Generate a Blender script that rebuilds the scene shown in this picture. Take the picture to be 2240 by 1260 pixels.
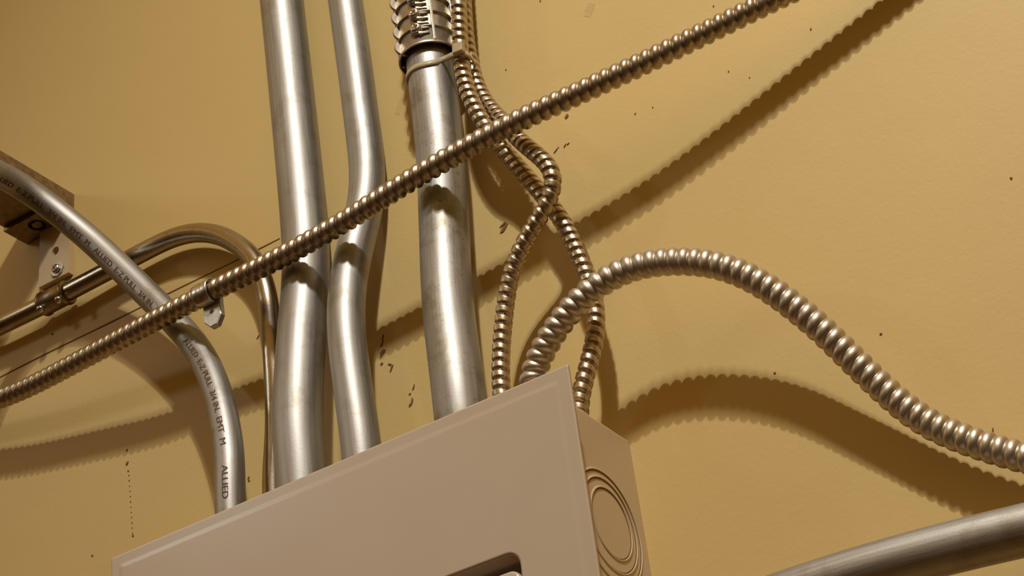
import bpy, bmesh, math, random
from mathutils import Vector, Matrix, noise

random.seed(7)
scene = bpy.context.scene
for o in list(bpy.data.objects):
    bpy.data.objects.remove(o, do_unlink=True)
COL = scene.collection

# ------------------------------------------------------------------ camera
# The wall is the plane y = 0, x runs along it to the right, z is up; the camera
# stands about a metre in front of it and looks up and to the left.
RES_X, RES_Y = 2240, 1260
PP = (1120.0, 630.0)
F_PX = 4061.17
CAM = Vector((0.0, -1.027, 0.0))
ROWS = ((0.82919157, -0.37477008, -0.41471524),
        (0.54715343, 0.39248778, 0.7393081),
        (-0.11429989, -0.83994091, 0.5305043))      # camera (right, down, forward) -> world
cam_data = bpy.data.cameras.new('camera')
cam = bpy.data.objects.new('camera', cam_data)
COL.objects.link(cam)
cam_data.sensor_width = 36.0
cam_data.lens = F_PX / RES_X * 36.0
cam_data.clip_start = 0.02
m = Matrix.Identity(4)
for r in range(3):
    m[r][0] = ROWS[r][0]
    m[r][1] = -ROWS[r][1]
    m[r][2] = -ROWS[r][2]
    m[r][3] = CAM[r]
cam.matrix_world = m
scene.camera = cam

# ------------------------------------------------------------------ colour management
scene.view_settings.view_transform = 'Standard'
scene.view_settings.look = 'None'
scene.view_settings.exposure = 0.0
scene.view_settings.gamma = 1.0
scene.view_settings.use_curve_mapping = False

# ------------------------------------------------------------------ world: dim room, darker below
world = bpy.data.worlds.new('room_ambience')
scene.world = world
world.use_nodes = True
nt = world.node_tree
nt.nodes.clear()
wo = nt.nodes.new('ShaderNodeOutputWorld')
bg = nt.nodes.new('ShaderNodeBackground')
tc = nt.nodes.new('ShaderNodeTexCoord')
sx = nt.nodes.new('ShaderNodeSeparateXYZ')
mr = nt.nodes.new('ShaderNodeMapRange')
mr.interpolation_type = 'SMOOTHSTEP'
mr.inputs['From Min'].default_value = -0.2
mr.inputs['From Max'].default_value = 0.5
mx = nt.nodes.new('ShaderNodeMix')
mx.data_type = 'RGBA'
mx.inputs[6].default_value = (0.040, 0.014, 0.003, 1)
mx.inputs[7].default_value = (0.66, 0.37, 0.095, 1)
nt.links.new(tc.outputs['Generated'], sx.inputs[0])
nt.links.new(sx.outputs['Z'], mr.inputs['Value'])
nt.links.new(mr.outputs['Result'], mx.inputs[0])
nt.links.new(mx.outputs[2], bg.inputs['Color'])
bg.inputs['Strength'].default_value = 0.7
nt.links.new(bg.outputs[0], wo.inputs[0])


def lamp(name, loc, target, size, size_y, power, color):
    d = bpy.data.lights.new(name, 'AREA')
    d.shape = 'RECTANGLE'
    d.size = size
    d.size_y = size_y
    d.energy = power
    d.color = color
    o = bpy.data.objects.new(name, d)
    COL.objects.link(o)
    o.location = loc
    o.rotation_euler = (Vector(target) - Vector(loc)).to_track_quat('-Z', 'Y').to_euler()
    return o


def spot(name, loc, target, radius, power, color):
    d = bpy.data.lights.new(name, 'SPOT')
    d.energy = power
    d.color = color
    d.shadow_soft_size = radius
    d.spot_size = math.radians(101)
    d.spot_blend = 1.0
    o = bpy.data.objects.new(name, d)
    COL.objects.link(o)
    o.location = loc
    o.rotation_euler = (Vector(target) - Vector(loc)).to_track_quat('-Z', 'Y').to_euler()
    return o


# the reflector lamps high on the right, in front of the wall: a compact one with a wider, softer one just below
spot('ceiling_lamp', (0.18, -1.45, 2.50), (0.1, 0, 0.0), 0.011, 84.0, (1.0, 0.985, 0.94))
spot('ceiling_lamp_lower', (0.18, -1.45, 2.39), (0.1, 0, 0.0), 0.085, 116.0, (1.0, 0.985, 0.94))
# weak cool lamp further left
lamp('side_lamp', (-1.75, -1.09, 1.45), (-0.8, 0, 0.75), 0.13, 0.16, 1.4, (0.86, 0.95, 1.0))


# ------------------------------------------------------------------ places on the wall
def at(px, py, off=0.0):
    """point standing `off` metres in front of the wall, seen at this pixel of the photograph"""
    c = Vector((px - PP[0], py - PP[1], F_PX))
    d = Vector([ROWS[r][0] * c[0] + ROWS[r][1] * c[1] + ROWS[r][2] * c[2] for r in range(3)])
    return CAM + d * ((-off - CAM[1]) / d[1])


# ------------------------------------------------------------------ materials
def nodes_of(name):
    mt = bpy.data.materials.new(name)
    mt.use_nodes = True
    n = mt.node_tree
    b = n.nodes['Principled BSDF']
    return mt, n, b


def ramp(n, fac, stops):
    r = n.nodes.new('ShaderNodeValToRGB')
    el = r.color_ramp.elements
    el[0].position, el[0].color = stops[0][0], (*stops[0][1], 1)
    el[1].position, el[1].color = stops[-1][0], (*stops[-1][1], 1)
    for p, c in stops[1:-1]:
        e = el.new(p)
        e.color = (*c, 1)
    n.links.new(fac, r.inputs[0])
    return r.outputs[0]


def noise_node(n, vec, scale, detail=4, rough=0.55):
    t = n.nodes.new('ShaderNodeTexNoise')
    t.inputs['Scale'].default_value = scale
    t.inputs['Detail'].default_value = detail
    t.inputs['Roughness'].default_value = rough
    if vec is not None:
        n.links.new(vec, t.inputs['Vector'])
    return t.outputs['Fac']


def maprange(n, fac, a, b, lo, hi):
    r = n.nodes.new('ShaderNodeMapRange')
    r.inputs['From Min'].default_value = a
    r.inputs['From Max'].default_value = b
    r.inputs['To Min'].default_value = lo
    r.inputs['To Max'].default_value = hi
    n.links.new(fac, r.inputs['Value'])
    return r.outputs[0]


def objvec(n):
    return n.nodes.new('ShaderNodeTexCoord').outputs['Object']


def bump(n, b, height, strength, dist):
    bp = n.nodes.new('ShaderNodeBump')
    bp.inputs['Strength'].default_value = strength
    bp.inputs['Distance'].default_value = dist
    n.links.new(height, bp.inputs['Height'])
    n.links.new(bp.outputs[0], b.inputs['Normal'])


def mat_wall():
    mt, n, b = nodes_of('yellow_wall_paint')
    v = objvec(n)
    big = noise_node(n, v, 3.0, 5, 0.6)
    col = ramp(n, big, [(0.3, (0.60, 0.425, 0.158)), (0.7, (0.64, 0.46, 0.180))])
    n.links.new(col, b.inputs['Base Color'])
    b.inputs['Roughness'].default_value = 0.55
    b.inputs['Specular IOR Level'].default_value = 0.35
    fine = noise_node(n, v, 260.0, 4, 0.6)
    mid = noise_node(n, v, 22.0, 5, 0.6)
    ad = n.nodes.new('ShaderNodeMath')
    ad.operation = 'MULTIPLY_ADD'
    n.links.new(mid, ad.inputs[0])
    ad.inputs[1].default_value = 2.2
    n.links.new(fine, ad.inputs[2])
    bump(n, b, ad.outputs[0], 0.13, 0.0012)
    return mt


def mat_conduit(name, base=(0.40, 0.385, 0.355), rough=(0.46, 0.58), speck=0.0, stain=0.25):
    mt, n, b = nodes_of(name)
    uv = n.nodes.new('ShaderNodeTexCoord').outputs['UV']
    mp = n.nodes.new('ShaderNodeMapping')
    mp.inputs['Scale'].default_value = (34.0, 9.0, 1.0)
    n.links.new(uv, mp.inputs[0])
    streak = noise_node(n, mp.outputs[0], 1.6, 5, 0.6)
    v = objvec(n)
    grain = noise_node(n, v, 900.0, 3, 0.6)
    blot = noise_node(n, v, 38.0, 6, 0.65)
    c1 = ramp(n, streak, [(0.25, tuple(k * 0.80 for k in base)), (0.55, base), (0.8, tuple(min(1, k * 1.12) for k in base))])
    c2 = ramp(n, blot, [(0.52, (1, 1, 1)), (0.74, (1 - stain, 1 - stain * 1.25, 1 - stain * 1.7))])
    mul = n.nodes.new('ShaderNodeMix')
    mul.data_type = 'RGBA'
    mul.blend_type = 'MULTIPLY'
    mul.inputs[0].default_value = 1.0
    n.links.new(c1, mul.inputs[6])
    n.links.new(c2, mul.inputs[7])
    out = mul.outputs[2]
    if speck > 0:
        sp = noise_node(n, v, 210.0, 5, 0.75)
        c3 = ramp(n, sp, [(0.60, (1, 1, 1)), (0.70, (0.45, 0.30, 0.16))])
        mm = n.nodes.new('ShaderNodeMix')
        mm.data_type = 'RGBA'
        mm.blend_type = 'MULTIPLY'
        mm.inputs[0].default_value = speck
        n.links.new(out, mm.inputs[6])
        n.links.new(c3, mm.inputs[7])
        out = mm.outputs[2]
    n.links.new(out, b.inputs['Base Color'])
    b.inputs['Metallic'].default_value = 1.0
    n.links.new(maprange(n, streak, 0.25, 0.75, rough[0], rough[1]), b.inputs['Roughness'])
    ad = n.nodes.new('ShaderNodeMath')
    ad.operation = 'MULTIPLY_ADD'
    n.links.new(streak, ad.inputs[0])
    ad.inputs[1].default_value = 0.7
    n.links.new(grain, ad.inputs[2])
    bump(n, b, ad.outputs[0], 0.16, 0.0004)
    return mt


def mat_metal(name, base, rough, stain=0.3, scale=120.0):
    mt, n, b = nodes_of(name)
    v = objvec(n)
    blot = noise_node(n, v, scale, 5, 0.65)
    col = ramp(n, blot, [(0.35, base), (0.72, tuple(k * (1 - stain) for k in base))])
    n.links.new(col, b.inputs['Base Color'])
    b.inputs['Metallic'].default_value = 1.0
    n.links.new(maprange(n, blot, 0.3, 0.7, rough * 0.85, rough * 1.2), b.inputs['Roughness'])
    bump(n, b, blot, 0.12, 0.0004)
    return mt


def mat_paint(name, base, rough, spec=0.5, bumpy=0.08, var=0.05):
    mt, n, b = nodes_of(name)
    v = objvec(n)
    nz = noise_node(n, v, 9.0, 5, 0.6)
    col = ramp(n, nz, [(0.3, base), (0.7, tuple(k * (1 - var) for k in base))])
    n.links.new(col, b.inputs['Base Color'])
    b.inputs['Roughness'].default_value = rough
    b.inputs['Specular IOR Level'].default_value = spec
    fine = noise_node(n, v, 420.0, 3, 0.5)
    bump(n, b, fine, bumpy, 0.0005)
    return mt


def mat_plastic(name, base, rough, trans=0.0):
    mt, n, b = nodes_of(name)
    v = objvec(n)
    nz = noise_node(n, v, 300.0, 3, 0.5)
    col = ramp(n, nz, [(0.3, base), (0.7, tuple(k * 0.9 for k in base))])
    n.links.new(col, b.inputs['Base Color'])
    b.inputs['Roughness'].default_value = rough
    b.inputs['Transmission Weight'].default_value = trans
    return mt


M_WALL = mat_wall()
M_EMT = mat_conduit('galvanised_conduit')
M_EMT_WORN = mat_conduit('worn_galvanised_conduit', speck=0.8, stain=0.35)
M_EMT_DARK = mat_conduit('dull_galvanised_conduit', base=(0.42, 0.36, 0.28), rough=(0.22, 0.34), stain=0.4)
M_FLEX = mat_metal('flexible_steel', (0.47, 0.385, 0.28), 0.37, 0.28, 160.0)
M_FLEX_LIGHT = mat_metal('flexible_aluminium', (0.58, 0.51, 0.41), 0.43, 0.25, 160.0)
M_FLEX_THIN = mat_metal('armoured_cable_steel', (0.54, 0.44, 0.31), 0.33, 0.3, 200.0)
M_CAST = mat_metal('cast_zinc', (0.50, 0.44, 0.35), 0.42, 0.25, 260.0)
M_STEEL = mat_metal('plated_steel', (0.66, 0.64, 0.60), 0.30, 0.25, 220.0)
M_TAB = mat_metal('dull_plated_steel', (0.74, 0.72, 0.68), 0.55, 0.15, 220.0)
M_DARKSTEEL = mat_metal('tarnished_steel', (0.36, 0.27, 0.17), 0.42, 0.45, 150.0)
M_PANEL = mat_paint('panel_enamel', (0.52, 0.42, 0.31), 0.30, 0.5, 0.05)
M_PANEL_BODY = mat_paint('panel_body_enamel', (0.60, 0.455, 0.28), 0.5, 0.4, 0.12)
M_PLATE = mat_paint('paint_smeared_bracket', (0.58, 0.43, 0.24), 0.5, 0.5, 0.3, 0.25)
M_TIE = mat_plastic('nylon_tie', (0.62, 0.50, 0.30), 0.4, 0.25)
M_INK = mat_plastic('brown_ink', (0.10, 0.045, 0.018), 0.6)
M_CRACK = mat_paint('crack_dirt_recess_shade', (0.16, 0.085, 0.03), 0.8, 0.2)  # dirt in the wall crack; painted shade in screw slots and knockout cuts
M_CHIP = mat_paint('dark_nick', (0.20, 0.11, 0.04), 0.8, 0.2)
M_SMUDGE = mat_paint('rubbed_paint', (0.58, 0.405, 0.155), 0.7, 0.3, 0.02)
M_FLOOR = mat_paint('brown_concrete_floor', (0.16, 0.10, 0.06), 0.7, 0.3)


# ------------------------------------------------------------------ object helpers
def link(name, bm, mat, parent=None, smooth=True, matrix=None):
    me = bpy.data.meshes.new(name)
    bm.normal_update()
    bm.to_mesh(me)
    bm.free()
    if smooth:
        for p in me.polygons:
            p.use_smooth = True
    me.materials.append(mat)
    o = bpy.data.objects.new(name, me)
    COL.objects.link(o)
    if matrix is not None:
        o.matrix_world = matrix
    if parent is not None:
        o.parent = parent
        o.matrix_parent_inverse = parent.matrix_world.inverted()
    return o


def tag(o, label, cat, group=None):
    o['label'] = label
    o['category'] = cat
    if group:
        o['group'] = group
    return o


def empty(name, loc):
    o = bpy.data.objects.new(name, None)
    COL.objects.link(o)
    o.location = loc
    o.matrix_world = Matrix.Translation(loc)
    o.empty_display_size = 0.02
    return o


def box(bm, x0, x1, y0, y1, z0, z1, bev=0.0, seg=2):
    g = bmesh.ops.create_cube(bm, size=1.0)
    vs = g['verts']
    for v in vs:
        v.co = Vector(((x0 + x1) / 2 + v.co.x * (x1 - x0), (y0 + y1) / 2 + v.co.y * (y1 - y0), (z0 + z1) / 2 + v.co.z * (z1 - z0)))
    if bev > 0:
        es = set(e for v in vs for e in v.link_edges)
        bmesh.ops.bevel(bm, geom=list(es), offset=bev, segments=seg, profile=0.5, affect='EDGES')


def smooth_path(pts, step=0.004):
    """Catmull-Rom (centripetal) through the points, resampled at even steps."""
    P = [Vector(p) for p in pts]
    P = [P[0] * 2 - P[1]] + P + [P[-1] * 2 - P[-2]]
    out = []
    for i in range(1, len(P) - 2):
        p0, p1, p2, p3 = P[i - 1:i + 3]
        t0 = 0
        t1 = t0 + max(1e-6, (p1 - p0).length ** 0.5)
        t2 = t1 + max(1e-6, (p2 - p1).length ** 0.5)
        t3 = t2 + max(1e-6, (p3 - p2).length ** 0.5)
        k = max(4, int((p2 - p1).length / 0.002))
        for j in range(k):
            t = t1 + (t2 - t1) * j / k
            a1 = p0 * ((t1 - t) / (t1 - t0)) + p1 * ((t - t0) / (t1 - t0))
            a2 = p1 * ((t2 - t) / (t2 - t1)) + p2 * ((t - t1) / (t2 - t1))
            a3 = p2 * ((t3 - t) / (t3 - t2)) + p3 * ((t - t2) / (t3 - t2))
            b1 = a1 * ((t2 - t) / (t2 - t0)) + a2 * ((t - t0) / (t2 - t0))
            b2 = a2 * ((t3 - t) / (t3 - t1)) + a3 * ((t - t1) / (t3 - t1))
            out.append(b1 * ((t2 - t) / (t2 - t1)) + b2 * ((t - t1) / (t2 - t1)))
    out.append(P[-2])
    # relax a little so hand-placed points do not wobble
    for _ in range(60):
        q = out[:]
        for i in range(1, len(out) - 1):
            q[i] = out[i] * 0.5 + (out[i - 1] + out[i + 1]) * 0.25
        out = q
    L = [0.0]
    for a, b in zip(out, out[1:]):
        L.append(L[-1] + (b - a).length)
    n = max(2, int(round(L[-1] / step)))
    res = []
    j = 0
    for i in range(n + 1):
        s = L[-1] * i / n
        while j < len(L) - 2 and L[j + 1] < s:
            j += 1
        w = (s - L[j]) / max(1e-9, L[j + 1] - L[j])
        res.append(out[j].lerp(out[j + 1], w))
    return res, L[-1]


def frames(path):
    T = []
    for i in range(len(path)):
        a = path[max(0, i - 1)]
        b = path[min(len(path) - 1, i + 1)]
        T.append((b - a).normalized())
    N = []
    n = Vector((0, -1, 0))
    n = (n - T[0] * n.dot(T[0])).normalized()
    for t in T:
        n = (n - t * n.dot(t)).normalized()
        N.append(n.copy())
    return T, N


def sweep(path, total, radius, seg, fn=None, cap=True):
    """tube of the given radius; fn(s, angle) may change it. UV = (angle, metres)."""
    bm = bmesh.new()
    uvl = bm.loops.layers.uv.new('UVMap')
    T, N = frames(path)
    rings = []
    n = len(path)
    for i, p in enumerate(path):
        s = total * i / (n - 1)
        B = T[i].cross(N[i])
        ring = []
        for k in range(seg):
            a = 2 * math.pi * k / seg
            r = fn(s, a) if fn else radius
            ring.append(bm.verts.new(p + (N[i] * math.cos(a) + B * math.sin(a)) * r))
        rings.append(ring)
    for i in range(n - 1):
        v0 = total * i / (n - 1)
        v1 = total * (i + 1) / (n - 1)
        for k in range(seg):
            k2 = (k + 1) % seg
            f = bm.faces.new((rings[i][k], rings[i][k2], rings[i + 1][k2], rings[i + 1][k]))
            for lp, (u, v) in zip(f.loops, ((k / seg, v0), ((k + 1) / seg, v0), ((k + 1) / seg, v1), (k / seg, v1))):
                lp[uvl].uv = (u, v)
    if cap:
        bm.faces.new(list(reversed(rings[0])))
        bm.faces.new(rings[-1])
    bmesh.ops.recalc_face_normals(bm, faces=bm.faces[:])
    return bm


def flex_bm(path_pts, R, pitch, depth, power, hand=1, seg=26, per=16, lip=0.0):
    path, total = smooth_path(path_pts, pitch / per)

    def fn(s, a):
        t = (s / pitch + hand * a / (2 * math.pi)) % 1.0
        # one rounded strip turn: steep on one flank, gentler on the other, sunk in the groove
        d = abs(2 * t - 1)
        shelf = 0.0
        if lip and t < 0.3:
            shelf = lip * math.sin(math.pi * min(1.0, (0.3 - t) / 0.16) / 2) ** 2
        return R - depth * d ** power - shelf
    return sweep(path, total, R, seg, fn), path, total


def ext(pts, d0=0.0, d1=0.0):
    """lengthen a run straight on past the picture's edge"""
    p = [Vector(q) for q in pts]
    if d0:
        p.insert(0, p[0] + (p[0] - p[1]).normalized() * d0)
    if d1:
        p.append(p[-1] + (p[-1] - p[-2]).normalized() * d1)
    return p


def lathe(bm, prof, seg=32, M=None):
    """prof: list of (radius, z); closed surface of revolution about z"""
    rings = []
    for r, z in prof:
        if r < 1e-7:
            v = bm.verts.new(Vector((0, 0, z)))
            rings.append([v])
        else:
            rings.append([bm.verts.new(Vector((r * math.cos(2 * math.pi * k / seg), r * math.sin(2 * math.pi * k / seg), z))) for k in range(seg)])
    for a, b in zip(rings, rings[1:]):
        for k in range(seg):
            k2 = (k + 1) % seg
            if len(a) == 1 and len(b) == 1:
                continue
            if len(a) == 1:
                bm.faces.new((a[0], b[k2], b[k]))
            elif len(b) == 1:
                bm.faces.new((a[k], a[k2], b[0]))
            else:
                bm.faces.new((a[k], a[k2], b[k2], b[k]))
    if M is not None:
        vs = [v for r in rings for v in r]
        for v in vs:
            v.co = M @ v.co
    return rings


def frame_matrix(loc, zdir, ref=Vector((0, -1, 0))):
    """local -y faces the room (ref), local z along zdir"""
    z = zdir.normalized()
    y = -(ref - z * ref.dot(z)).normalized()
    x = y.cross(z)
    M = Matrix.Identity(4)
    for r in range(3):
        M[r][0], M[r][1], M[r][2], M[r][3] = x[r], y[r], z[r], loc[r]
    return M


def screw_bm(R, H, slot=True, seg=24):
    """round pan head with a cross recess, axis +z"""
    bm = bmesh.new()
    prof = [(0, 0), (R, 0), (R, H * 0.35), (R * 0.93, H * 0.65), (R * 0.72, H * 0.9), (R * 0.42, H), (R * 0.40, H * 0.98), (0.0, H * 0.98)]
    lathe(bm, prof, seg)
    bmesh.ops.recalc_face_normals(bm, faces=bm.faces[:])
    return bm


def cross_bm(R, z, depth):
    """flat dark cross on the head: shade of the recess put into its colour"""
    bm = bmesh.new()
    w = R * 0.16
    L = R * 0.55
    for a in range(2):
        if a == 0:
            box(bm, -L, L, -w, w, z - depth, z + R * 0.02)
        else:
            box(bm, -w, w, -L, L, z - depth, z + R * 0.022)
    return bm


# ------------------------------------------------------------------ the setting
def struct(name, bm, mat):
    o = link(name, bm, mat, smooth=False)
    o['kind'] = 'structure'
    return o


bm = bmesh.new()
box(bm, -3.4, 2.4, 0.0, 0.12, -1.45, 2.6)
wall = struct('wall_back', bm, M_WALL)
bm = bmesh.new()
box(bm, -3.4, 2.4, -3.2, 0.12, -1.55, -1.45)
struct('floor', bm, M_FLOOR)

# crack between two boards of the wall, ending at the widest conduit
bm = bmesh.new()
seam_z = at(440, 607)[2]
x_end = at(612, 517)[0]
xs = [-1.9 + (x_end + 1.9) * i / 160 for i in range(161)]
prev = None
for i, x in enumerate(xs):
    w = 0.0006 + 0.0004 * noise.noise(Vector((x * 30, 0, 0)))
    if x > x_end - 0.1:
        w *= 0.75
    zc = seam_z + 0.0011 * noise.noise(Vector((x * 9, 3, 0)))
    cur = [bm.verts.new((x, 0.0005, zc + w)), bm.verts.new((x, -0.0004, zc + w)), bm.verts.new((x, -0.0004, zc - w)), bm.verts.new((x, 0.0005, zc - w))]
    if prev:
        for k in range(3):
            bm.faces.new((prev[k], prev[k + 1], cur[k + 1], cur[k]))
    prev = cur
bmesh.ops.recalc_face_normals(bm, faces=bm.faces[:])
link('crack', bm, M_CRACK, wall, smooth=False)


def chip(px, py, lx, lz, ang, mat=None, seed=0):
    """little torn nick in the paint, lying on the wall"""
    c = at(px, py)
    rnd = random.Random(seed * 31 + int(px) * 7 + int(py))
    bm = bmesh.new()
    n = 9
    top = []
    base = []
    for k in range(n):
        a = 2 * math.pi * k / n
        rr = rnd.uniform(0.55, 1.1)
        u, v = lx * rr * math.cos(a), lz * rr * math.sin(a)
        x = u * math.cos(ang) - v * math.sin(ang)
        z = u * math.sin(ang) + v * math.cos(ang)
        base.append(bm.verts.new(c + Vector((x, 0.0003, z))))
        top.append(bm.verts.new(c + Vector((x * 0.85, -0.0006, z * 0.85))))
    for k in range(n):
        bm.faces.new((base[k], base[(k + 1) % n], top[(k + 1) % n], top[k]))
    bm.faces.new(top)
    bmesh.ops.recalc_face_normals(bm, faces=bm.faces[:])
    link('paint_nick', bm, mat or M_CHIP, wall, smooth=False)


for px, py, lx, lz, ang in [
        (1240, 255, .0034, .0018, .9), (838, 739, .0042, .0011, 1.2), (836, 752, .0030, .0009, 1.0), (838, 771, .0052, .0026, .75),
        (835, 796, .0020, .0012, .3), (853, 797, .0024, .0010, -.5), (857, 805, .0042, .0011, 1.1), (905, 848, .0036, .0010, 1.1),
        (897, 862, .0014, .0010, .2), (902, 876, .0034, .0011, 1.4), (898, 886, .0022, .0016, .1), (1103, 499, .0060, .0022, .8),
        (1100, 492, .0040, .0012, .5), (1217, 329, .0036, .0006, .6), (1236, 319, .0024, .0006, .8), (1243, 315, .0016, .0006, .4),
        (279, 1013, .0022, .0017, .9), (278, 985, .0018, .0010, .9), (281, 1030, .0010, .0009, 0), (291, 1172, .0014, .0012, 0),
        (1927, 731, .0013, .0010, 0), (2212, 390, .0014, .0011, 0), (565, 737, .0026, .0009, .9), (544, 1046, .0016, .0010, 1.0),
        (545, 1052, .0014, .0007, .2), (1561, 14, .0012, .0006, .8), (1774, 64, .0014, .0006, 1.0), (2172, 941, .0020, .0007, 1.2),
        (1594, 157, .0009, .0006, .8), (1640, 170, .0008, .0005, .8), (1428, 235, .0007, .0005, .8), (1390, 249, .0014, .0004, .8),
        (1182, 3, .0012, .0006, .9), (1107, 153, .0008, .0006, .9), (115, 731, .0016, .0014, .3), (202, 1216, .0012, .0012, 0),
        (1695, 816, .0010, .0008, 0), (82, 645, .0010, .0010, 0)]:
    chip(px, py, lx, lz, ang)
for i in range(12):
    y = 1040 + i * 11.5
    chip(282 + (y - 1030) * 0.062, y, .0009 if i % 4 == 1 else .0005, .0006, 1.4, seed=i)


# faint scraps of old tape painted over
def tape_mark(px, py, w, h, ang):
    c = at(px, py)
    bm = bmesh.new()
    for x0, x1, z0, z1 in ((-w, w * .4, -h * .8, h * .7), (-w * .2, w, -h * .5, h)):
        g0 = len(bm.verts)
        box(bm, x0, x1, -.00012 - .00003 * (x0 > -w), .0004, z0, z1)
        bm.verts.ensure_lookup_table()
        for v in bm.verts[g0:]:
            x, z = v.co.x, v.co.z
            v.co.x = c.x + x * math.cos(ang) - z * math.sin(ang)
            v.co.z = c.z + x * math.sin(ang) + z * math.cos(ang)
            v.co.y += c.y
    link('tape_mark', bm, M_SMUDGE, wall, smooth=False)


tape_mark(876, 233, .0075, .0040, .9)
tape_mark(1290, 22, .0060, .0045, .9)

# ------------------------------------------------------------------ electrical panel
PX0, PX1 = -0.8715, -0.5010      # body sides
PZ1, PZ0 = 0.5790, -0.16         # body top, bottom
PD = 0.099
CX0, CX1, CZ1, CZ0 = -0.8852, -0.4862, 0.5912, -0.172
panel = empty('electrical_panel', ((PX0 + PX1) / 2, 0, PZ0))
tag(panel, 'beige enamelled electrical panel box fixed to the yellow wall under the conduits', 'electrical panel')

# body: right side is a grid cut by the concentric knockouts, each groove's shade put into a dark ring
bm = bmesh.new()
# folded open tray: back and four sides
W_ = .0016
g = [(PX0, PX1, PZ0, PZ1), (PX0 + W_, PX1 - W_, PZ0 + W_, PZ1 - W_)]


def rect_ring(y, x0, x1, z0, z1, r=.0022, n=4):
    out = []
    for cx, cz, a0 in ((x1 - r, z1 - r, 0), (x0 + r, z1 - r, 90), (x0 + r, z0 + r, 180), (x1 - r, z0 + r, 270)):
        for i in range(n + 1):
            a = math.radians(a0 + 90 * i / n)
            out.append(bm.verts.new((cx + r * math.cos(a), y, cz + r * math.sin(a))))
    return out


tray = [rect_ring(0.0, *g[0]), rect_ring(-PD, *g[0]), rect_ring(-PD, *g[1], .0010), rect_ring(-W_, *g[1], .0010)]
for ra, rb in zip(tray, tray[1:]):
    for k in range(len(ra)):
        bm.faces.new((ra[k], ra[(k + 1) % len(ra)], rb[(k + 1) % len(ra)], rb[k]))
bm.faces.new(tray[0])
bm.faces.new(tray[-1])
bmesh.ops.recalc_face_normals(bm, faces=bm.faces[:])
body = link('body', bm, M_PANEL_BODY, panel, smooth=False)


def knockout(cy, cz, radii):
    for j, (r, cy2, cz2) in enumerate(radii):
        bm = bmesh.new()
        prof = [(r + .0019, 0.0), (r + .0016, .0005), (r + .0008, .0008), (r + .00045, .0006), (r + .0004, 0.0)]
        # raised lip outside of the cut
        M = Matrix.Translation((PX1, cy2, cz2)) @ Matrix.Rotation(math.pi / 2, 4, 'Y')
        lathe(bm, prof, 72, M)
        bmesh.ops.recalc_face_normals(bm, faces=bm.faces[:])
        link('knockout_ring', bm, M_PANEL_BODY, body)
        bm = bmesh.new()
        a0, a1 = 0, 72
        rings = lathe(bm, [(r + .0006, .0001), (r - .0005, .0001)], 72, M)
        link('knockout_cut', bm, M_CRACK, body)  # flat ring, the groove's shade painted in as a dark colour


knockout(0, 0, [(KR[0], KR[1], KR[2]) for KR in ((.0387, -.0485, .4978), (.0323, -.0476, .4991), (.0242, -.0456, .5009))])

# cover: shallow pan with bent edges and a pocket for the door
bm = bmesh.new()
y_edge, y_front = -0.0995, -0.1045
ch = 0.0100
ox0, ox1, oz0, oz1 = CX0, CX1, CZ0, CZ1
ix0, ix1, iz0, iz1 = CX0 + ch, CX1 - ch, CZ0 + ch, CZ1 - ch
# pocket outline (rounded), going counter-clockwise
qx0, qx1, qz1, qz0, qr = -0.80, -0.5410, 0.4775, 0.02, 0.0085


def rrect(x0, x1, z0, z1, r, n=8):
    pts = []
    for cx, cz, a0 in ((x1 - r, z1 - r, 0), (x0 + r, z1 - r, 90), (x0 + r, z0 + r, 180), (x1 - r, z0 + r, 270)):
        for i in range(n + 1):
            a = math.radians(a0 + 90 * i / n)
            pts.append((cx + r * math.cos(a), cz + r * math.sin(a)))
    return pts


def loop_at(x0, x1, z0, z1, y, r, n=8):
    return [bm.verts.new((x, y, z)) for x, z in rrect(x0, x1, z0, z1, r, n)]


def bridge(a, b):
    n = len(a)
    for k in range(n):
        bm.faces.new((a[k], a[(k + 1) % n], b[(k + 1) % n], b[k]))       # bm: the mesh being built


seq = [(ox0 + .0015, ox1 - .0015, oz0 + .0015, oz1 - .0015, -0.0985, .0006), (ox0, ox1, oz0, oz1, -0.0990, .0008),
       (ox0, ox1, oz0, oz1, -0.1005, .0008), (ox0 + .0006, ox1 - .0006, oz0 + .0006, oz1 - .0006, -0.1010, .0008),
       (ox0 + .0011, ox1 - .0011, oz0 + .0011, oz1 - .0011, -0.1011, .0008), (ox0 + .0016, ox1 - .0016, oz0 + .0016, oz1 - .0016, -0.1011, .0008)]
# bent edge: a flat slope then a rounded bend into the face
for i in range(9):
    t = i / 8
    d = 0.0076 + 0.0046 * t
    yy = -0.1011 - 0.00036 * (t * t * (3 - 2 * t))
    seq.append((ox0 + d, ox1 - d, oz0 + d, oz1 - d, yy, .0010 + .0015 * t))
prev = None
for s in seq:
    cur = loop_at(*s)
    if prev:
        bridge(prev, cur)
    prev = cur
yf = seq[-1][4]
# face with the pocket
outer = prev
pk = []
for dr, yy in ((-0.0026, yf), (-0.0017, yf + .0002), (-.0008, yf + .0009), (0, yf + .0022), (0, yf + .0215)):
    pk.append(loop_at(qx0 + dr, qx1 - dr, qz0 + dr, qz1 - dr, yy, qr - dr))
bridge(outer, pk[0])
for a, b in zip(pk, pk[1:]):
    bridge(a, b)
bm.faces.new(pk[-1])
bmesh.ops.recalc_face_normals(bm, faces=bm.faces[:])
cover = link('cover', bm, M_PANEL, panel)
wn = cover.modifiers.new('even_faces', 'WEIGHTED_NORMAL')
wn.mode = 'FACE_AREA'
wn.weight = 100
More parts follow.
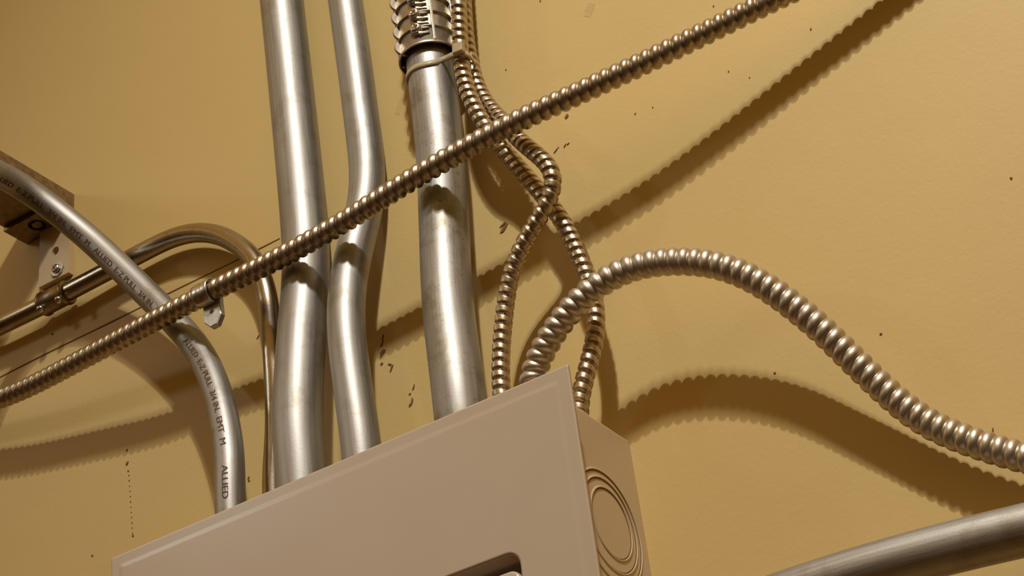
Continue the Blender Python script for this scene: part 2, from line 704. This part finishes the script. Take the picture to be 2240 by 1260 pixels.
# door sunk in the pocket
bm = bmesh.new()
dg = 0.0016
l0 = None
for d, yy in ((0, yf + .0210), (0, yf + .0046), (.0008, yf + .0034), (.0022, yf + .0030)):
    cur = loop_at(qx0 + dg + d, qx1 - dg - d, qz0 + dg + d, qz1 - dg - d - .0075, yy, qr - d)
    if l0:
        bridge(l0, cur)
    l0 = cur
bm.faces.new(l0)
bmesh.ops.recalc_face_normals(bm, faces=bm.faces[:])
link('door', bm, M_PANEL, panel)

TOPZ = PZ1 - 0.001      # the conduits run into the box top


def into_box(p, dx=0.0):
    return Vector((p[0] + dx, p[1], TOPZ))


# ------------------------------------------------------------------ rigid conduits
def conduit(name, pts, R, mat, label, group='galvanised conduits on the wall', seg=40):
    path, total = smooth_path(pts, 0.005)
    bm = sweep(path, total, R, seg)
    o = link(name, bm, mat)
    tag(o, label, 'conduit', group)
    return o, path, total


p1 = [at(*q) for q in [(616, 0, .0215), (633, 159, .0215), (649, 317, .0215), (659, 420, .0220), (665, 490, .0235), (669, 555, .0265), (667, 645, .033),
                       (659, 740, .040), (653, 841, .046), (651, 936, .050), (657, 1015, .051)]]
p1 = ext(p1, 0.9)
p1.append(into_box(p1[-1], 0.0005))
wide1, path1, tot1 = conduit('conduit', p1, .0192, M_EMT, 'widest smooth grey conduit at the left of the three upright ones, no coupling on it')

p2 = [at(*q) for q in [(756, 0, .0165), (773, 119, .0165), (788, 238, .0165), (800, 330, .0175), (804, 400, .0190), (797, 460, .022), (784, 512, .027), (767, 584, .035),
                       (758, 650, .041), (758, 727, .046), (766, 803, .049), (778, 889, .051), (789, 965, .052)]]
p2 = ext(p2, 0.9)
p2.append(into_box(p2[-1], 0.001))
conduit('conduit', p2, .0147, M_EMT, 'narrower upright conduit with a kinked offset bend, between the two widest conduits')

p3 = [at(*q) for q in [(926, 20, .0315), (938, 120, .0315), (953, 238, .0315), (963, 330, .0315), (968, 420, .0315), (972, 508, .0325), (976, 610, .036), (983, 698, .041),
                       (993, 780, .046), (1002, 850, .050)]]
p3 = ext(p3, 0.9)
p3.append(into_box(p3[-1], 0.0))
wide3, path3, tot3 = conduit('conduit', p3, .0192, M_EMT_WORN, 'wide upright conduit with a clamped coupling at its top and mottled wear lower down')

p4 = [at(*q) for q in [(-70, 352, .150), (0, 381, .112), (60, 416, .085), (130, 468, .062), (200, 526, .046), (270, 592, .0365), (330, 651, .0315), (385, 707, .0305),
                       (434, 766, .033), (470, 840, .039), (491, 920, .045), (502, 1000, .050), (503, 1080, .052)]]
p4 = ext(p4, 0.7)
p4.append(into_box(p4[-1], 0.0))
lettered, path4, tot4 = conduit('conduit', p4, .0117, M_EMT, 'thin curved conduit with brown printed lettering, sweeping down from the left edge', seg=36)

p5 = [at(*q) for q in [(-60, 741, .0185), (30, 699, .0185), (110, 659, .018), (190, 617, .0170), (260, 580, .0160), (320, 548, .0155), (380, 519, .0155), (430, 508, .016), (478, 513, .017),
                       (518, 533, .0175), (550, 560, .018), (573, 603, .0185), (586, 655, .020), (593, 713, .0165), (599, 800, .0145), (603, 880, .0130), (603, 950, .0130), (599, 1010, .0135), (597, 1050, .0140)]]
p5 = ext(p5, 0.9)
p5.append(into_box(p5[-1], 0.0))
thin5, path5, tot5 = conduit('conduit', p5, .0085, M_EMT_DARK, 'thinnest conduit arching over behind the lettered one, with a set screw coupling at the bracket', seg=32)

p6 = [at(*q) for q in [(2240, 1160, .048), (2150, 1181, .048), (2057, 1204, .048), (1914, 1242, .048), (1780, 1283, .047), (1660, 1324, .045), (1560, 1375, .042), (1490, 1440, .038)]]
p6 = ext(p6, 0.9)
conduit('conduit', p6, .0150, M_EMT, 'conduit crossing the bottom right corner of the photo, below the sagging flexible conduit')


# printed lettering on the curved conduit
def path_at(path, total, s):
    n = len(path) - 1
    x = min(max(s / total * n, 0), n - 1e-6)
    i = int(x)
    return path[i].lerp(path[i + 1], x - i), i


def nearest_s(path, total, target):
    best = min(range(len(path)), key=lambda i: (path[i] - target).length)
    return total * best / (len(path) - 1)


def cam_px(p):
    d = p - CAM
    c = [sum(ROWS[r][k] * d[r] for r in range(3)) for k in range(3)]
    return PP[0] + F_PX * c[0] / c[2], PP[1] + F_PX * c[1] / c[2]


def s_for_px(path, total, px, py):
    best = min(range(len(path)), key=lambda i: (cam_px(path[i])[0] - px) ** 2 + (cam_px(path[i])[1] - py) ** 2)
    return total * best / (len(path) - 1)


def text_mesh(body):
    cu = bpy.data.curves.new('lettering', 'FONT')
    cu.body = body
    cu.size = 1.0
    ob = bpy.data.objects.new('lettering_source', cu)
    COL.objects.link(ob)
    dg_ = bpy.context.evaluated_depsgraph_get()
    me = bpy.data.meshes.new_from_object(ob.evaluated_get(dg_))
    bpy.data.objects.remove(ob, do_unlink=True)
    return me


def letter_band(body, path, total, s_mid_of, s_anchor, width_scale, height, R, az_fn, parent):
    """wrap one line of print round the tube; s grows downstream, az_fn(s) is the angle of the baseline"""
    me = text_mesh(body)
    bm = bmesh.new()
    bm.from_mesh(me)
    bpy.data.meshes.remove(me)
    for _ in range(4):
        bmesh.ops.triangulate(bm, faces=bm.faces[:])
        long_edges = [e for e in bm.edges if e.calc_length() > 0.14]
        if not long_edges:
            break
        bmesh.ops.subdivide_edges(bm, edges=long_edges, cuts=1)
    # the stencil is struck a little heavy: a second impression slightly to the right
    twin = bmesh.ops.duplicate(bm, geom=bm.verts[:] + bm.edges[:] + bm.faces[:])
    for v in twin['geom']:
        if isinstance(v, bmesh.types.BMVert):
            v.co.x += 0.040
            v.co.y += 0.015
    T, N = frames(path)
    for v in bm.verts:
        s = s_anchor + (v.co.x - s_mid_of) * width_scale
        p, i = path_at(path, total, s)
        t = T[i]
        n = N[i]
        b = t.cross(n)
        a = az_fn(s) - v.co.y * height / R
        v.co = p + (n * math.cos(a) + b * math.sin(a)) * (R + 0.00016)
    return link('printed_lettering', bm, M_INK, parent, smooth=False)


TEXT = 'ALLIED  E-Z PULL  3/4 IN.  EMT  M'
# where "PULL" stands in the line, in text units
probe = text_mesh(TEXT)
full_w = max(v.co.x for v in probe.vertices)
bpy.data.meshes.remove(probe)
probe = text_mesh(TEXT[:TEXT.index('PULL') + 2])
pull_x = max(v.co.x for v in probe.vertices)
bpy.data.meshes.remove(probe)
anchors = [s_for_px(path4, tot4, 92, 437), s_for_px(path4, tot4, 309, 631), s_for_px(path4, tot4, 470, 850)]
period = (anchors[2] - anchors[0]) / 2
ws = period * 0.88 / full_w
anchors = [anchors[0] - period] + anchors + [anchors[2] + period]


def facing_angle(s, side):
    """angle round the tube that looks at the room lower-left of the line of sight; side in -1..1"""
    p, i = path_at(path4, tot4, s)
    T4, N4 = FR4
    t, n = T4[i], N4[i]
    b = t.cross(n)
    v = (CAM - p).normalized()
    v = (v - t * v.dot(t)).normalized()
    a = math.atan2(v.dot(b), v.dot(n))
    return a + side


FR4 = frames(path4)
HGT = 0.0068
for k, s0 in enumerate(anchors):
    if s0 < 0.55 or s0 + 0.01 > tot4:
        continue
    body = TEXT
    if k == len(anchors) - 1:
        body = 'ALLIED'
    letter_band(body, path4, tot4, pull_x, s0, ws, HGT, .0117, lambda s: facing_angle(s, 0.52), lettered)

# set screw coupling on the thin conduit
s5a = s_for_px(path5, tot5, 92, 668)
s5b = s_for_px(path5, tot5, 150, 638)
pa, ia = path_at(path5, tot5, s5a)
pb, ib = path_at(path5, tot5, s5b)
Lc = (pb - pa).length
Mc = frame_matrix(pa, pb - pa)
bm = bmesh.new()
R5 = .0085
lathe(bm, [(R5, 0), (.0112, 0), (.0116, .0008), (.0116, .003), (.0106, .0042), (.0106, Lc - .0042), (.0116, Lc - .003), (.0116, Lc - .0008), (.0112, Lc), (R5, Lc)], 36, Mc)
bmesh.ops.recalc_face_normals(bm, faces=bm.faces[:])
coupling5 = link('coupling', bm, M_DARKSTEEL, thin5)
for t in (0.14, 0.86):
    c = pa.lerp(pb, t)
    dirn = Vector((0.10, -0.62, -0.78)).normalized()
    q = dirn.to_track_quat('Z', 'Y').to_matrix().to_4x4()
    M = Matrix.Translation(c + dirn * .0098) @ q
    bm = bmesh.new()
    lathe(bm, [(0, 0), (.0020, 0), (.0020, .0038), (.0034, .0039), (.0036, .0052), (.0030, .0066), (.0014, .0072), (0, .0073)], 20, M)
    bmesh.ops.recalc_face_normals(bm, faces=bm.faces[:])
    link('set_screw', bm, M_STEEL, coupling5)

# ------------------------------------------------------------------ clamped coupling on the wide conduit
s3 = s_for_px(path3, tot3, 941, 136)
c3, i3 = path_at(path3, tot3, s3)
T3, N3 = frames(path3)
up3 = -T3[i3] if T3[i3].z < 0 else T3[i3]
M3 = frame_matrix(c3, up3)
LC = 0.095
bm = bmesh.new()
prof = [(.0194, .016), (.0231, .016), (.0233, .0008), (.0238, 0), (.0247, 0), (.0250, .0006), (.0250, .0022), (.0244, .0030), (.0228, .0033)]
step = .0155
z = .0034
while z + step < LC - .004:
    prof += [(.0225, z + .002), (.0225, z + step - .0022), (.0226, z + step - .0016), (.0245, z + step - .0014), (.0246, z + step - .0002), (.0228, z + step + .0002)]
    z += step
prof += [(.0226, LC - .003), (.0248, LC - .002), (.0248, LC), (.0194, LC)]
lathe(bm, prof, 56)
bmesh.ops.recalc_face_normals(bm, faces=bm.faces[:])
coup = link('coupling', bm, M_CAST, wide3, matrix=M3)


def az_matrix(az, r, z):
    """on the coupling: x outward at azimuth az (0 = towards the room, + = to the right)"""
    out = Vector((math.sin(az), -math.cos(az), 0))
    side = Vector((math.cos(az), math.sin(az), 0))
    M = Matrix.Identity(4)
    for r_ in range(3):
        M[r_][0], M[r_][1], M[r_][2] = side[r_], -out[r_], (0, 0, 1)[r_]
    M.translation = out * r + Vector((0, 0, z))
    return M3 @ M


for az in (math.radians(46), math.radians(96), math.radians(-75)):
    bm = bmesh.new()
    box(bm, -.0011, .0011, -.0028, .0015, .0025, LC - .003, .0004, 2)
    M = az_matrix(az, .0226, 0)
    link('rib', bm, M_CAST, coup, matrix=M, smooth=False)
# lugs along the clamping line on the left, two screws to the right of them
AZS = math.radians(14)
for k in range(6):
    zc = .0118 + k * step
    if zc > LC - .006:
        break
    bm = bmesh.new()
    lathe(bm, [(0, -.0012), (.0070, -.0012), (.0074, -.0008), (.0074, .0008), (.0070, .0012), (0, .0012)], 28)
    bmesh.ops.recalc_face_normals(bm, faces=bm.faces[:])
    # disc stands on edge: its axis runs round the pipe
    link('lug', bm, M_CAST, coup, smooth=False, matrix=az_matrix(math.radians(-42), .0205, zc) @ Matrix.Rotation(math.pi / 2, 4, 'Y'))
for k in range(5):
    zc = .0155 + k * step
    if zc > LC - .01:
        break
    M = az_matrix(AZS, .0212, zc) @ Matrix.Rotation(math.pi / 2, 4, 'X')
    bm = bmesh.new()
    lathe(bm, [(0, 0), (.0058, 0), (.0050, .0040), (.0047, .0044), (0, .0044)], 28)
    bmesh.ops.recalc_face_normals(bm, faces=bm.faces[:])
    link('boss', bm, M_CAST, coup, matrix=M)
    bm = screw_bm(.0045, .0032)
    MS_ = M @ Matrix.Translation((0, 0, .0042)) @ Matrix.Rotation(0.5 * k + .3, 4, 'Z')
    sc = link('screw', bm, M_STEEL, coup, matrix=MS_)
    link('cross_slot', cross_bm(.0045, .0032, .0006), M_CRACK, sc, smooth=False, matrix=MS_)
    # pointed gussets on the right of each boss
    bm = bmesh.new()
    for zz in (-.0052, .0, .0052):
        a = [bm.verts.new(p) for p in ((.002, -.0030, zz - .0010), (.002, .001, zz - .0016), (.002, .001, zz + .0016), (.002, -.0030, zz + .0010), (.0098, .0010, zz), (.0098, .0030, zz))]
        bm.faces.new((a[0], a[3], a[4]))
        bm.faces.new((a[0], a[4], a[5], a[1]))
        bm.faces.new((a[3], a[2], a[5], a[4]))
        bm.faces.new((a[0], a[1], a[2], a[3]))
    bmesh.ops.recalc_face_normals(bm, faces=bm.faces[:])
    link('gusset', bm, M_CAST, coup, matrix=az_matrix(AZS, .0235, zc), smooth=False)

# ------------------------------------------------------------------ flexible conduits
def flexible(pts, R, pitch, depth, power, mat, label, cat='flexible conduit', name='flexible_conduit', hand=1, seg=26, group=None, lip=0.0):
    bm, path, total = flex_bm(pts, R, pitch, depth, power, hand, seg, lip=lip)
    o = link(name, bm, mat)
    tag(o, label, cat, group)
    return o, path, total


dpts = [at(*q) for q in [(-80, 902, .0300), (50, 853, .0370), (190, 781, .0455), (330, 706, .0535), (470, 634, .0570), (620, 560, .0595), (750, 487, .0620), (880, 405, .0640),
                         (1015, 327, .0645), (1150, 257, .0625), (1275, 200, .0595), (1400, 142, .0550), (1550, 69, .0475), (1700, -4, .0390), (1800, -50, .033)]]
dpts = ext(dpts, 0.45, 0.35)
diag, pathd, totd = flexible(dpts, .00885, .00824, .0023, 2.1, M_FLEX, 'long straight corrugated flexible conduit running diagonally in front of all the others', hand=1)

lpts = [at(*q) for q in [(1164, 818, .0500), (1178, 787, .0520), (1191, 757, .0545), (1208, 730, .0565), (1227, 703, .0580), (1244, 681, .0590), (1263, 658, .0595), (1285, 638, .0595), (1310, 620, .0590), (1340, 603, .0585),
                         (1370, 589, .0575), (1400, 580, .0570), (1448, 573, .0560), (1495, 571, .0550), (1543, 575, .0540), (1590, 585, .0525), (1640, 606, .0500), (1698, 641, .0460), (1745, 677, .0425), (1790, 713, .0395),
                         (1840, 762, .0345), (1890, 811, .0295), (1940, 858, .0250), (1985, 897, .0220), (2035, 930, .0200), (2090, 954, .0200), (2145, 974, .0200), (2230, 999, .0205), (2300, 1016, .021)]]
lpts = ext(lpts, 0, 0.5)
lpts.insert(0, Vector((lpts[0][0] - .0035, lpts[0][1], TOPZ)))
flexible(lpts, .00955, .00826, .0021, 2.3, M_FLEX_LIGHT, 'thick corrugated flexible conduit looping up from the panel and sagging to the right edge', hand=-1)

apts = [at(*q) for q in [(1003, 0, .0400), (1005, 48, .0400), (1007, 95, .0400), (1009, 133, .0400), (1014, 170, .0390), (1023, 204, .0400), (1034, 228, .0398), (1046, 252, .0388), (1062, 276, .0378), (1080, 302, .0345),
                         (1101, 329, .0285), (1133, 364, .0260), (1159, 396, .0255), (1182, 421, .0255), (1204, 447, .0260), (1222, 472, .0265), (1244, 506, .0275), (1260, 542, .0285), (1276, 580, .0290), (1291, 622, .0300),
                         (1302, 660, .0310), (1306, 693, .0330), (1304, 728, .0350), (1297, 763, .0380), (1289, 792, .0410), (1281, 820, .0435), (1274, 846, .0455), (1268, 872, .047), (1264, 893, .048)]]
apts = ext(apts, 0.7)
apts.append(Vector((at(1262, 905, .05)[0], -.0485, TOPZ)))
flexible(apts, .00665, .0078, .0019, 6.0, M_FLEX_THIN, 'slim armoured cable passing under its twin, ending right of the thick loop', 'armoured cable', 'armoured_cable', hand=1, seg=22, group='twin armoured cables', lip=.0007)

bpts = [at(*q) for q in [(1014, 0, .0240), (1017, 48, .0240), (1021, 95, .0245), (1030, 140, .0250), (1040, 178, .0250), (1049, 203, .0252), (1060, 222, .0257), (1075, 240, .0268), (1092, 257, .0300), (1113, 281, .0360),
                         (1136, 307, .0410), (1159, 326, .0440), (1183, 345, .0455), (1204, 362, .0462), (1216, 384, .0462), (1215, 410, .0460), (1203, 438, .0455), (1187, 466, .0445), (1169, 492, .0430), (1152, 520, .0420),
                         (1137, 548, .0405), (1125, 573, .0400), (1117, 597, .0395), (1110, 635, .0395), (1104, 680, .0400), (1099, 728, .0415), (1096, 770, .0430), (1095, 810, .0450), (1096, 845, .0470), (1098, 868, .048)]]
bpts = ext(bpts, 0.7)
bpts.append(into_box(bpts[-1], 0.0))
flexible(bpts, .00665, .0078, .0019, 6.0, M_FLEX_THIN, 'slim armoured cable crossing over its twin, running down left of the thick loop', 'armoured cable', 'armoured_cable', hand=1, seg=22, group='twin armoured cables', lip=.0007)

# ------------------------------------------------------------------ strap on the diagonal flexible conduit
sd = s_for_px(pathd, totd, 452, 643)
Td, Nd = frames(pathd)
cS, iS = path_at(pathd, totd, sd)
axS = Td[iS] if Td[iS].x > 0 else -Td[iS]
MS = frame_matrix(cS, axS)             # local z along the conduit, -y to the room, x = y cross z
strap = empty('conduit_strap', cS)
tag(strap, 'small one hole steel strap clipped over the diagonal flexible conduit, empty screw hole', 'conduit strap')
bm = bmesh.new()
Rs, th, W = .0092, .0011, .0165
downl = (MS.to_3x3().inverted() @ Vector((0, 0, -1)))
a_down = math.atan2(downl.y, downl.x)
a_room = math.atan2(-1, 0)
sgn = 1 if ((a_room - a_down + math.pi) % (2 * math.pi) - math.pi) > 0 else -1
na = 30
rows = []
for i in range(na + 1):
    a = a_down + sgn * math.radians(-8 + 205 * i / na)
    row = []
    for j in range(9):
        zz = -W / 2 + W * j / 8
        rib = .0006 * math.sin(math.pi * j / 8) ** 2 - .0009 * math.exp(-((j - 4) / 1.0) ** 2) * (1 if 6 < i < 26 else 0)
        row.append((a, zz, Rs + rib))
    rows.append(row)
outer_v = [[bm.verts.new(((r + th) * math.cos(a), (r + th) * math.sin(a), zz)) for a, zz, r in row] for row in rows]
inner_v = [[bm.verts.new((r * math.cos(a), r * math.sin(a), zz)) for a, zz, r in row] for row in rows]
for i in range(na):
    for j in range(8):
        bm.faces.new((outer_v[i][j], outer_v[i][j + 1], outer_v[i + 1][j + 1], outer_v[i + 1][j]))
        bm.faces.new((inner_v[i][j], inner_v[i + 1][j], inner_v[i + 1][j + 1], inner_v[i][j + 1]))
    for j in (0, 8):
        bm.faces.new((outer_v[i][j], outer_v[i + 1][j], inner_v[i + 1][j], inner_v[i][j]))
for i in (0, na):
    for j in range(8):
        bm.faces.new((outer_v[i][j], outer_v[i][j + 1], inner_v[i][j + 1], inner_v[i][j]))
bmesh.ops.recalc_face_normals(bm, faces=bm.faces[:])
link('saddle', bm, M_STEEL, strap, matrix=MS)
# tab with the hole
bm = bmesh.new()
tabc = at(463, 681, .0535)
hw, hz = .0088, .0125
outl = [(-hw, hz), (hw, hz), (hw, -hz + .006), (hw - .0050, -hz - .0015), (-.0030, -hz - .0015), (-hw, -hz + .0055)]
hole_r = .0022
tdepth = .0052
nh = 24


def ray_out(a):
    """where a ray from the hole at angle a leaves the outline"""
    dx, dz = math.cos(a), math.sin(a)
    best = None
    for (x0, z0), (x1, z1) in zip(outl, outl[1:] + outl[:1]):
        ex, ez = x1 - x0, z1 - z0
        den = dx * ez - dz * ex
        if abs(den) < 1e-12:
            continue
        t = (x0 * ez - z0 * ex) / den
        u = (x0 * dz - z0 * dx) / den
        if t > 0 and -1e-9 <= u <= 1 + 1e-9 and (best is None or t < best):
            best = t
    return best


angs = sorted(set([round(2 * math.pi * k / nh, 6) for k in range(nh)] + [round(math.atan2(z_, x_) % (2 * math.pi), 6) for x_, z_ in outl]))
fo, fi, bo, bi, fr = [], [], [], [], []
for a in angs:
    t = ray_out(a)
    ca, sa = math.cos(a), math.sin(a)
    fr.append(bm.verts.new((t * ca * .93, -tdepth, t * sa * .93)))
    fo.append(bm.verts.new((t * ca, -tdepth + .0007, t * sa)))
    bo.append(bm.verts.new((t * ca, 0, t * sa)))
    fi.append(bm.verts.new((hole_r * ca, -tdepth, hole_r * sa)))
    bi.append(bm.verts.new((hole_r * ca, 0, hole_r * sa)))
k = len(angs)
for i in range(k):
    j = (i + 1) % k
    bm.faces.new((fi[i], fi[j], fr[j], fr[i]))
    bm.faces.new((fr[i], fr[j], fo[j], fo[i]))
    bm.faces.new((fo[i], fo[j], bo[j], bo[i]))
    bm.faces.new((bo[i], bo[j], bi[j], bi[i]))
    bm.faces.new((fi[i], bi[i], bi[j], fi[j]))
bmesh.ops.recalc_face_normals(bm, faces=bm.faces[:])
link('tab', bm, M_TAB, strap, smooth=False, matrix=Matrix.Translation(tabc + Vector((0, .0052, 0))) @ Matrix.Rotation(math.radians(-4), 4, 'Y'))

# ------------------------------------------------------------------ cable tie round the wide conduit and the two cables
def pipe_pt(az_deg, py, R=.0200):
    """point on the wide conduit at this azimuth, at the height that is seen at row py"""
    best = None
    az = math.radians(az_deg)
    for i in range(len(path3) * 20 - 20):
        p = path3[i // 20].lerp(path3[i // 20 + 1], (i % 20) / 20)
        q = p + Vector((math.sin(az), -math.cos(az), 0)) * R
        e = abs(cam_px(q)[1] - py)
        if best is None or e < best[0]:
            best = (e, q)
    return best[1]


left = pipe_pt(-50, 172)
ring = [pipe_pt(-50, 172), pipe_pt(-25, 156), pipe_pt(0, 145), pipe_pt(25, 139), pipe_pt(45, 135), pipe_pt(60, 131)]
ring += [at(985, 122, .0475), at(998, 116, .0485), at(1012, 115, .0480), at(1026, 121, .0420), at(1036, 133, .0330), at(1041, 148, .0240), at(1037, 158, .0160)]
zb = ring[-1].z
ring += [Vector((c3.x + .020, -.0105, zb - .004)), Vector((c3.x + .003, -.0100, zb - .010)), Vector((c3.x - .013, -.0150, zb - .014)), Vector((left.x - .0015, left.y + .008, left.z - .003))]
ring = [Vector(r) for r in ring]


def closed_path(pts, n_per=8):
    out = []
    n = len(pts)
    for i in range(n):
        p0, p1, p2, p3_ = pts[i - 1], pts[i], pts[(i + 1) % n], pts[(i + 2) % n]
        for j in range(n_per):
            t = j / n_per
            out.append(0.5 * ((2 * p1) + (-p0 + p2) * t + (2 * p0 - 5 * p1 + 4 * p2 - p3_) * t * t + (-p0 + 3 * p1 - 3 * p2 + p3_) * t ** 3))
    return out


cp = closed_path(ring)
tie = empty('cable_tie', at(1003, 112, .048))
tag(tie, 'pale translucent plastic cable tie round the wide conduit and the twin cables, below the coupling', 'cable tie')
bm = bmesh.new()
n = len(cp)
cen = sum(cp, Vector()) / n
quads = []
for i in range(n):
    t = (cp[(i + 1) % n] - cp[i - 1]).normalized()
    o_ = (cp[i] - cen)
    w_ = up3 - t * up3.dot(t)
    w_.normalize()
    o_ = t.cross(w_)
    if o_.dot(cp[i] - cen) < 0:
        o_ = -o_
    hw_, ht = .0027, .0006
    quads.append([bm.verts.new(cp[i] + w_ * sx_ * hw_ + o_ * sy_ * ht) for sx_, sy_ in ((-1, -1), (-.8, 1), (.8, 1), (1, -1))])
for i in range(n):
    a, b = quads[i], quads[(i + 1) % n]
    for k in range(4):
        bm.faces.new((a[k], a[(k + 1) % 4], b[(k + 1) % 4], b[k]))
bmesh.ops.recalc_face_normals(bm, faces=bm.faces[:])
link('band', bm, M_TIE, tie)
bm = bmesh.new()
box(bm, -.0046, .0046, -.0026, .0026, -.0036, .0052, .0007, 2)
link('head', bm, M_TIE, tie, smooth=False, matrix=frame_matrix(at(1003, 108, .0505), (up3 + Vector((.12, 0, 0)))))

# ------------------------------------------------------------------ channel and angle bracket, upper left
bxa, bxb = -1.0885, -1.0283
bz0, bz1 = 1.0190, 1.0430
bm = bmesh.new()
Lb = 0.34
t_ = .0025
sec = [(bxa, bz1), (bxa, bz0), (bxb, bz0), (bxb, bz1), (bxb - .012, bz1), (bxb - .012, bz1 - t_), (bxb - t_, bz1 - t_), (bxb - t_, bz0 + t_),
       (bxa + t_, bz0 + t_), (bxa + t_, bz1 - t_), (bxa + .012, bz1 - t_), (bxa + .012, bz1)]
r0 = [bm.verts.new((x, -.0004, z)) for x, z in sec]
r1 = [bm.verts.new((x, -Lb, z)) for x, z in sec]
bridge(r0, r1)
bm.faces.new(r0)
bm.faces.new(list(reversed(r1)))
bmesh.ops.recalc_face_normals(bm, faces=bm.faces[:])
ch_ = link('strut_channel', bm, M_DARKSTEEL, smooth=False)
tag(ch_, 'dark steel channel jutting from the wall behind the lettered conduit, at the left edge', 'channel')

brk = empty('angle_bracket', (-1.046, 0, .95))
tag(brk, 'paint-smeared angle bracket screwed to the wall under the dark channel', 'bracket')


def holed_plate(bm, x0, x1, z0, z1, y0, y1, holes, nseg=20):
    """plate in the xz plane with round holes, built as stacked strips round each hole"""
    cuts = [z0]
    for hx, hz_, hr in sorted(holes, key=lambda h: h[1]):
        cuts += [hz_ - hr * 1.4, hz_ + hr * 1.4]
    cuts.append(z1)
    for i in range(0, len(cuts) - 1):
        a, b = cuts[i], cuts[i + 1]
        if b <= a:
            continue
        hole = [h for h in holes if a < h[1] < b]
        if not hole:
            box(bm, x0, x1, y0, y1, a, b)
        else:
            hx, hz_, hr = hole[0]
            corners = [(x1, b), (x0, b), (x0, a), (x1, a)]
            pts = []
            for k in range(nseg):
                an = math.pi / 4 + 2 * math.pi * k / nseg
                dx, dz = math.cos(an), math.sin(an)
                tx = ((x1 - hx) if dx > 0 else (x0 - hx)) / dx if abs(dx) > 1e-9 else 1e9
                tz = ((b - hz_) if dz > 0 else (a - hz_)) / dz if abs(dz) > 1e-9 else 1e9
                t = min(tx, tz)
                pts.append(((hx + dx * t, hz_ + dz * t), (hx + dx * hr, hz_ + dz * hr)))
            # snap the nearest points to the corners
            for c in corners:
                j = min(range(nseg), key=lambda q: (pts[q][0][0] - c[0]) ** 2 + (pts[q][0][1] - c[1]) ** 2)
                pts[j] = (c, pts[j][1])
            O0 = [bm.verts.new((p[0][0], y0, p[0][1])) for p in pts]
            O1 = [bm.verts.new((p[0][0], y1, p[0][1])) for p in pts]
            I0 = [bm.verts.new((p[1][0], y0, p[1][1])) for p in pts]
            I1 = [bm.verts.new((p[1][0], y1, p[1][1])) for p in pts]
            for k in range(nseg):
                j = (k + 1) % nseg
                bm.faces.new((O0[k], O0[j], I0[j], I0[k]))
                bm.faces.new((O1[k], I1[k], I1[j], O1[j]))
                bm.faces.new((O0[k], O1[k], O1[j], O0[j]))
                bm.faces.new((I0[k], I0[j], I1[j], I1[k]))
    bmesh.ops.recalc_face_normals(bm, faces=bm.faces[:])


vx0, vx1 = -1.0660, -1.0283
hc = at(121, 549, .006)
bm = bmesh.new()
holed_plate(bm, vx0, vx1, .9530, bz0 - .0008, -.0060, -.0003, [(hc.x, hc.z, .0045)])
link('wall_leg', bm, M_PLATE, brk, smooth=False)
# the leg under the channel, with a round hole and a bolt head up in it
bm = bmesh.new()
holed_plate(bm, -1.0885, -1.0283, .0003, .0300, 0, .0042, [(-1.0590, .0165, .0085)])
for v in bm.verts:
    y, z_ = v.co.y, v.co.z
    v.co.y = -z_
    v.co.z = bz0 - .0048 + y
bmesh.ops.recalc_face_normals(bm, faces=bm.faces[:])
link('carrying_leg', bm, M_DARKSTEEL, brk, smooth=False)
bm = bmesh.new()
lathe(bm, [(0, -.0015), (.0052, -.0015), (.0058, -.0005), (.0058, .0032), (0, .0032)], 6, Matrix.Translation((-1.0590, -.0165, bz0 - .0036)))
bmesh.ops.recalc_face_normals(bm, faces=bm.faces[:])
link('bolt', bm, M_DARKSTEEL, brk, smooth=False)
sc = at(123, 588, .008)
Mw = Matrix.Translation((sc.x, -.0062, sc.z)) @ Matrix.Rotation(math.pi / 2, 4, 'X')
bm = bmesh.new()
lathe(bm, [(0, 0), (.0078, 0), (.0078, .0010), (.0074, .0014), (0, .0014)], 8, Mw)
bmesh.ops.recalc_face_normals(bm, faces=bm.faces[:])
link('washer', bm, M_STEEL, brk, smooth=False)
bm = screw_bm(.0046, .0036)
scr = link('screw', bm, M_STEEL, brk, matrix=Mw @ Matrix.Translation((0, 0, .0013)))
bm = cross_bm(.0046, .0036, .0006)
link('cross_slot', bm, M_CRACK, scr, smooth=False, matrix=Mw @ Matrix.Translation((0, 0, .00125)) @ Matrix.Rotation(.5, 4, 'Z'))
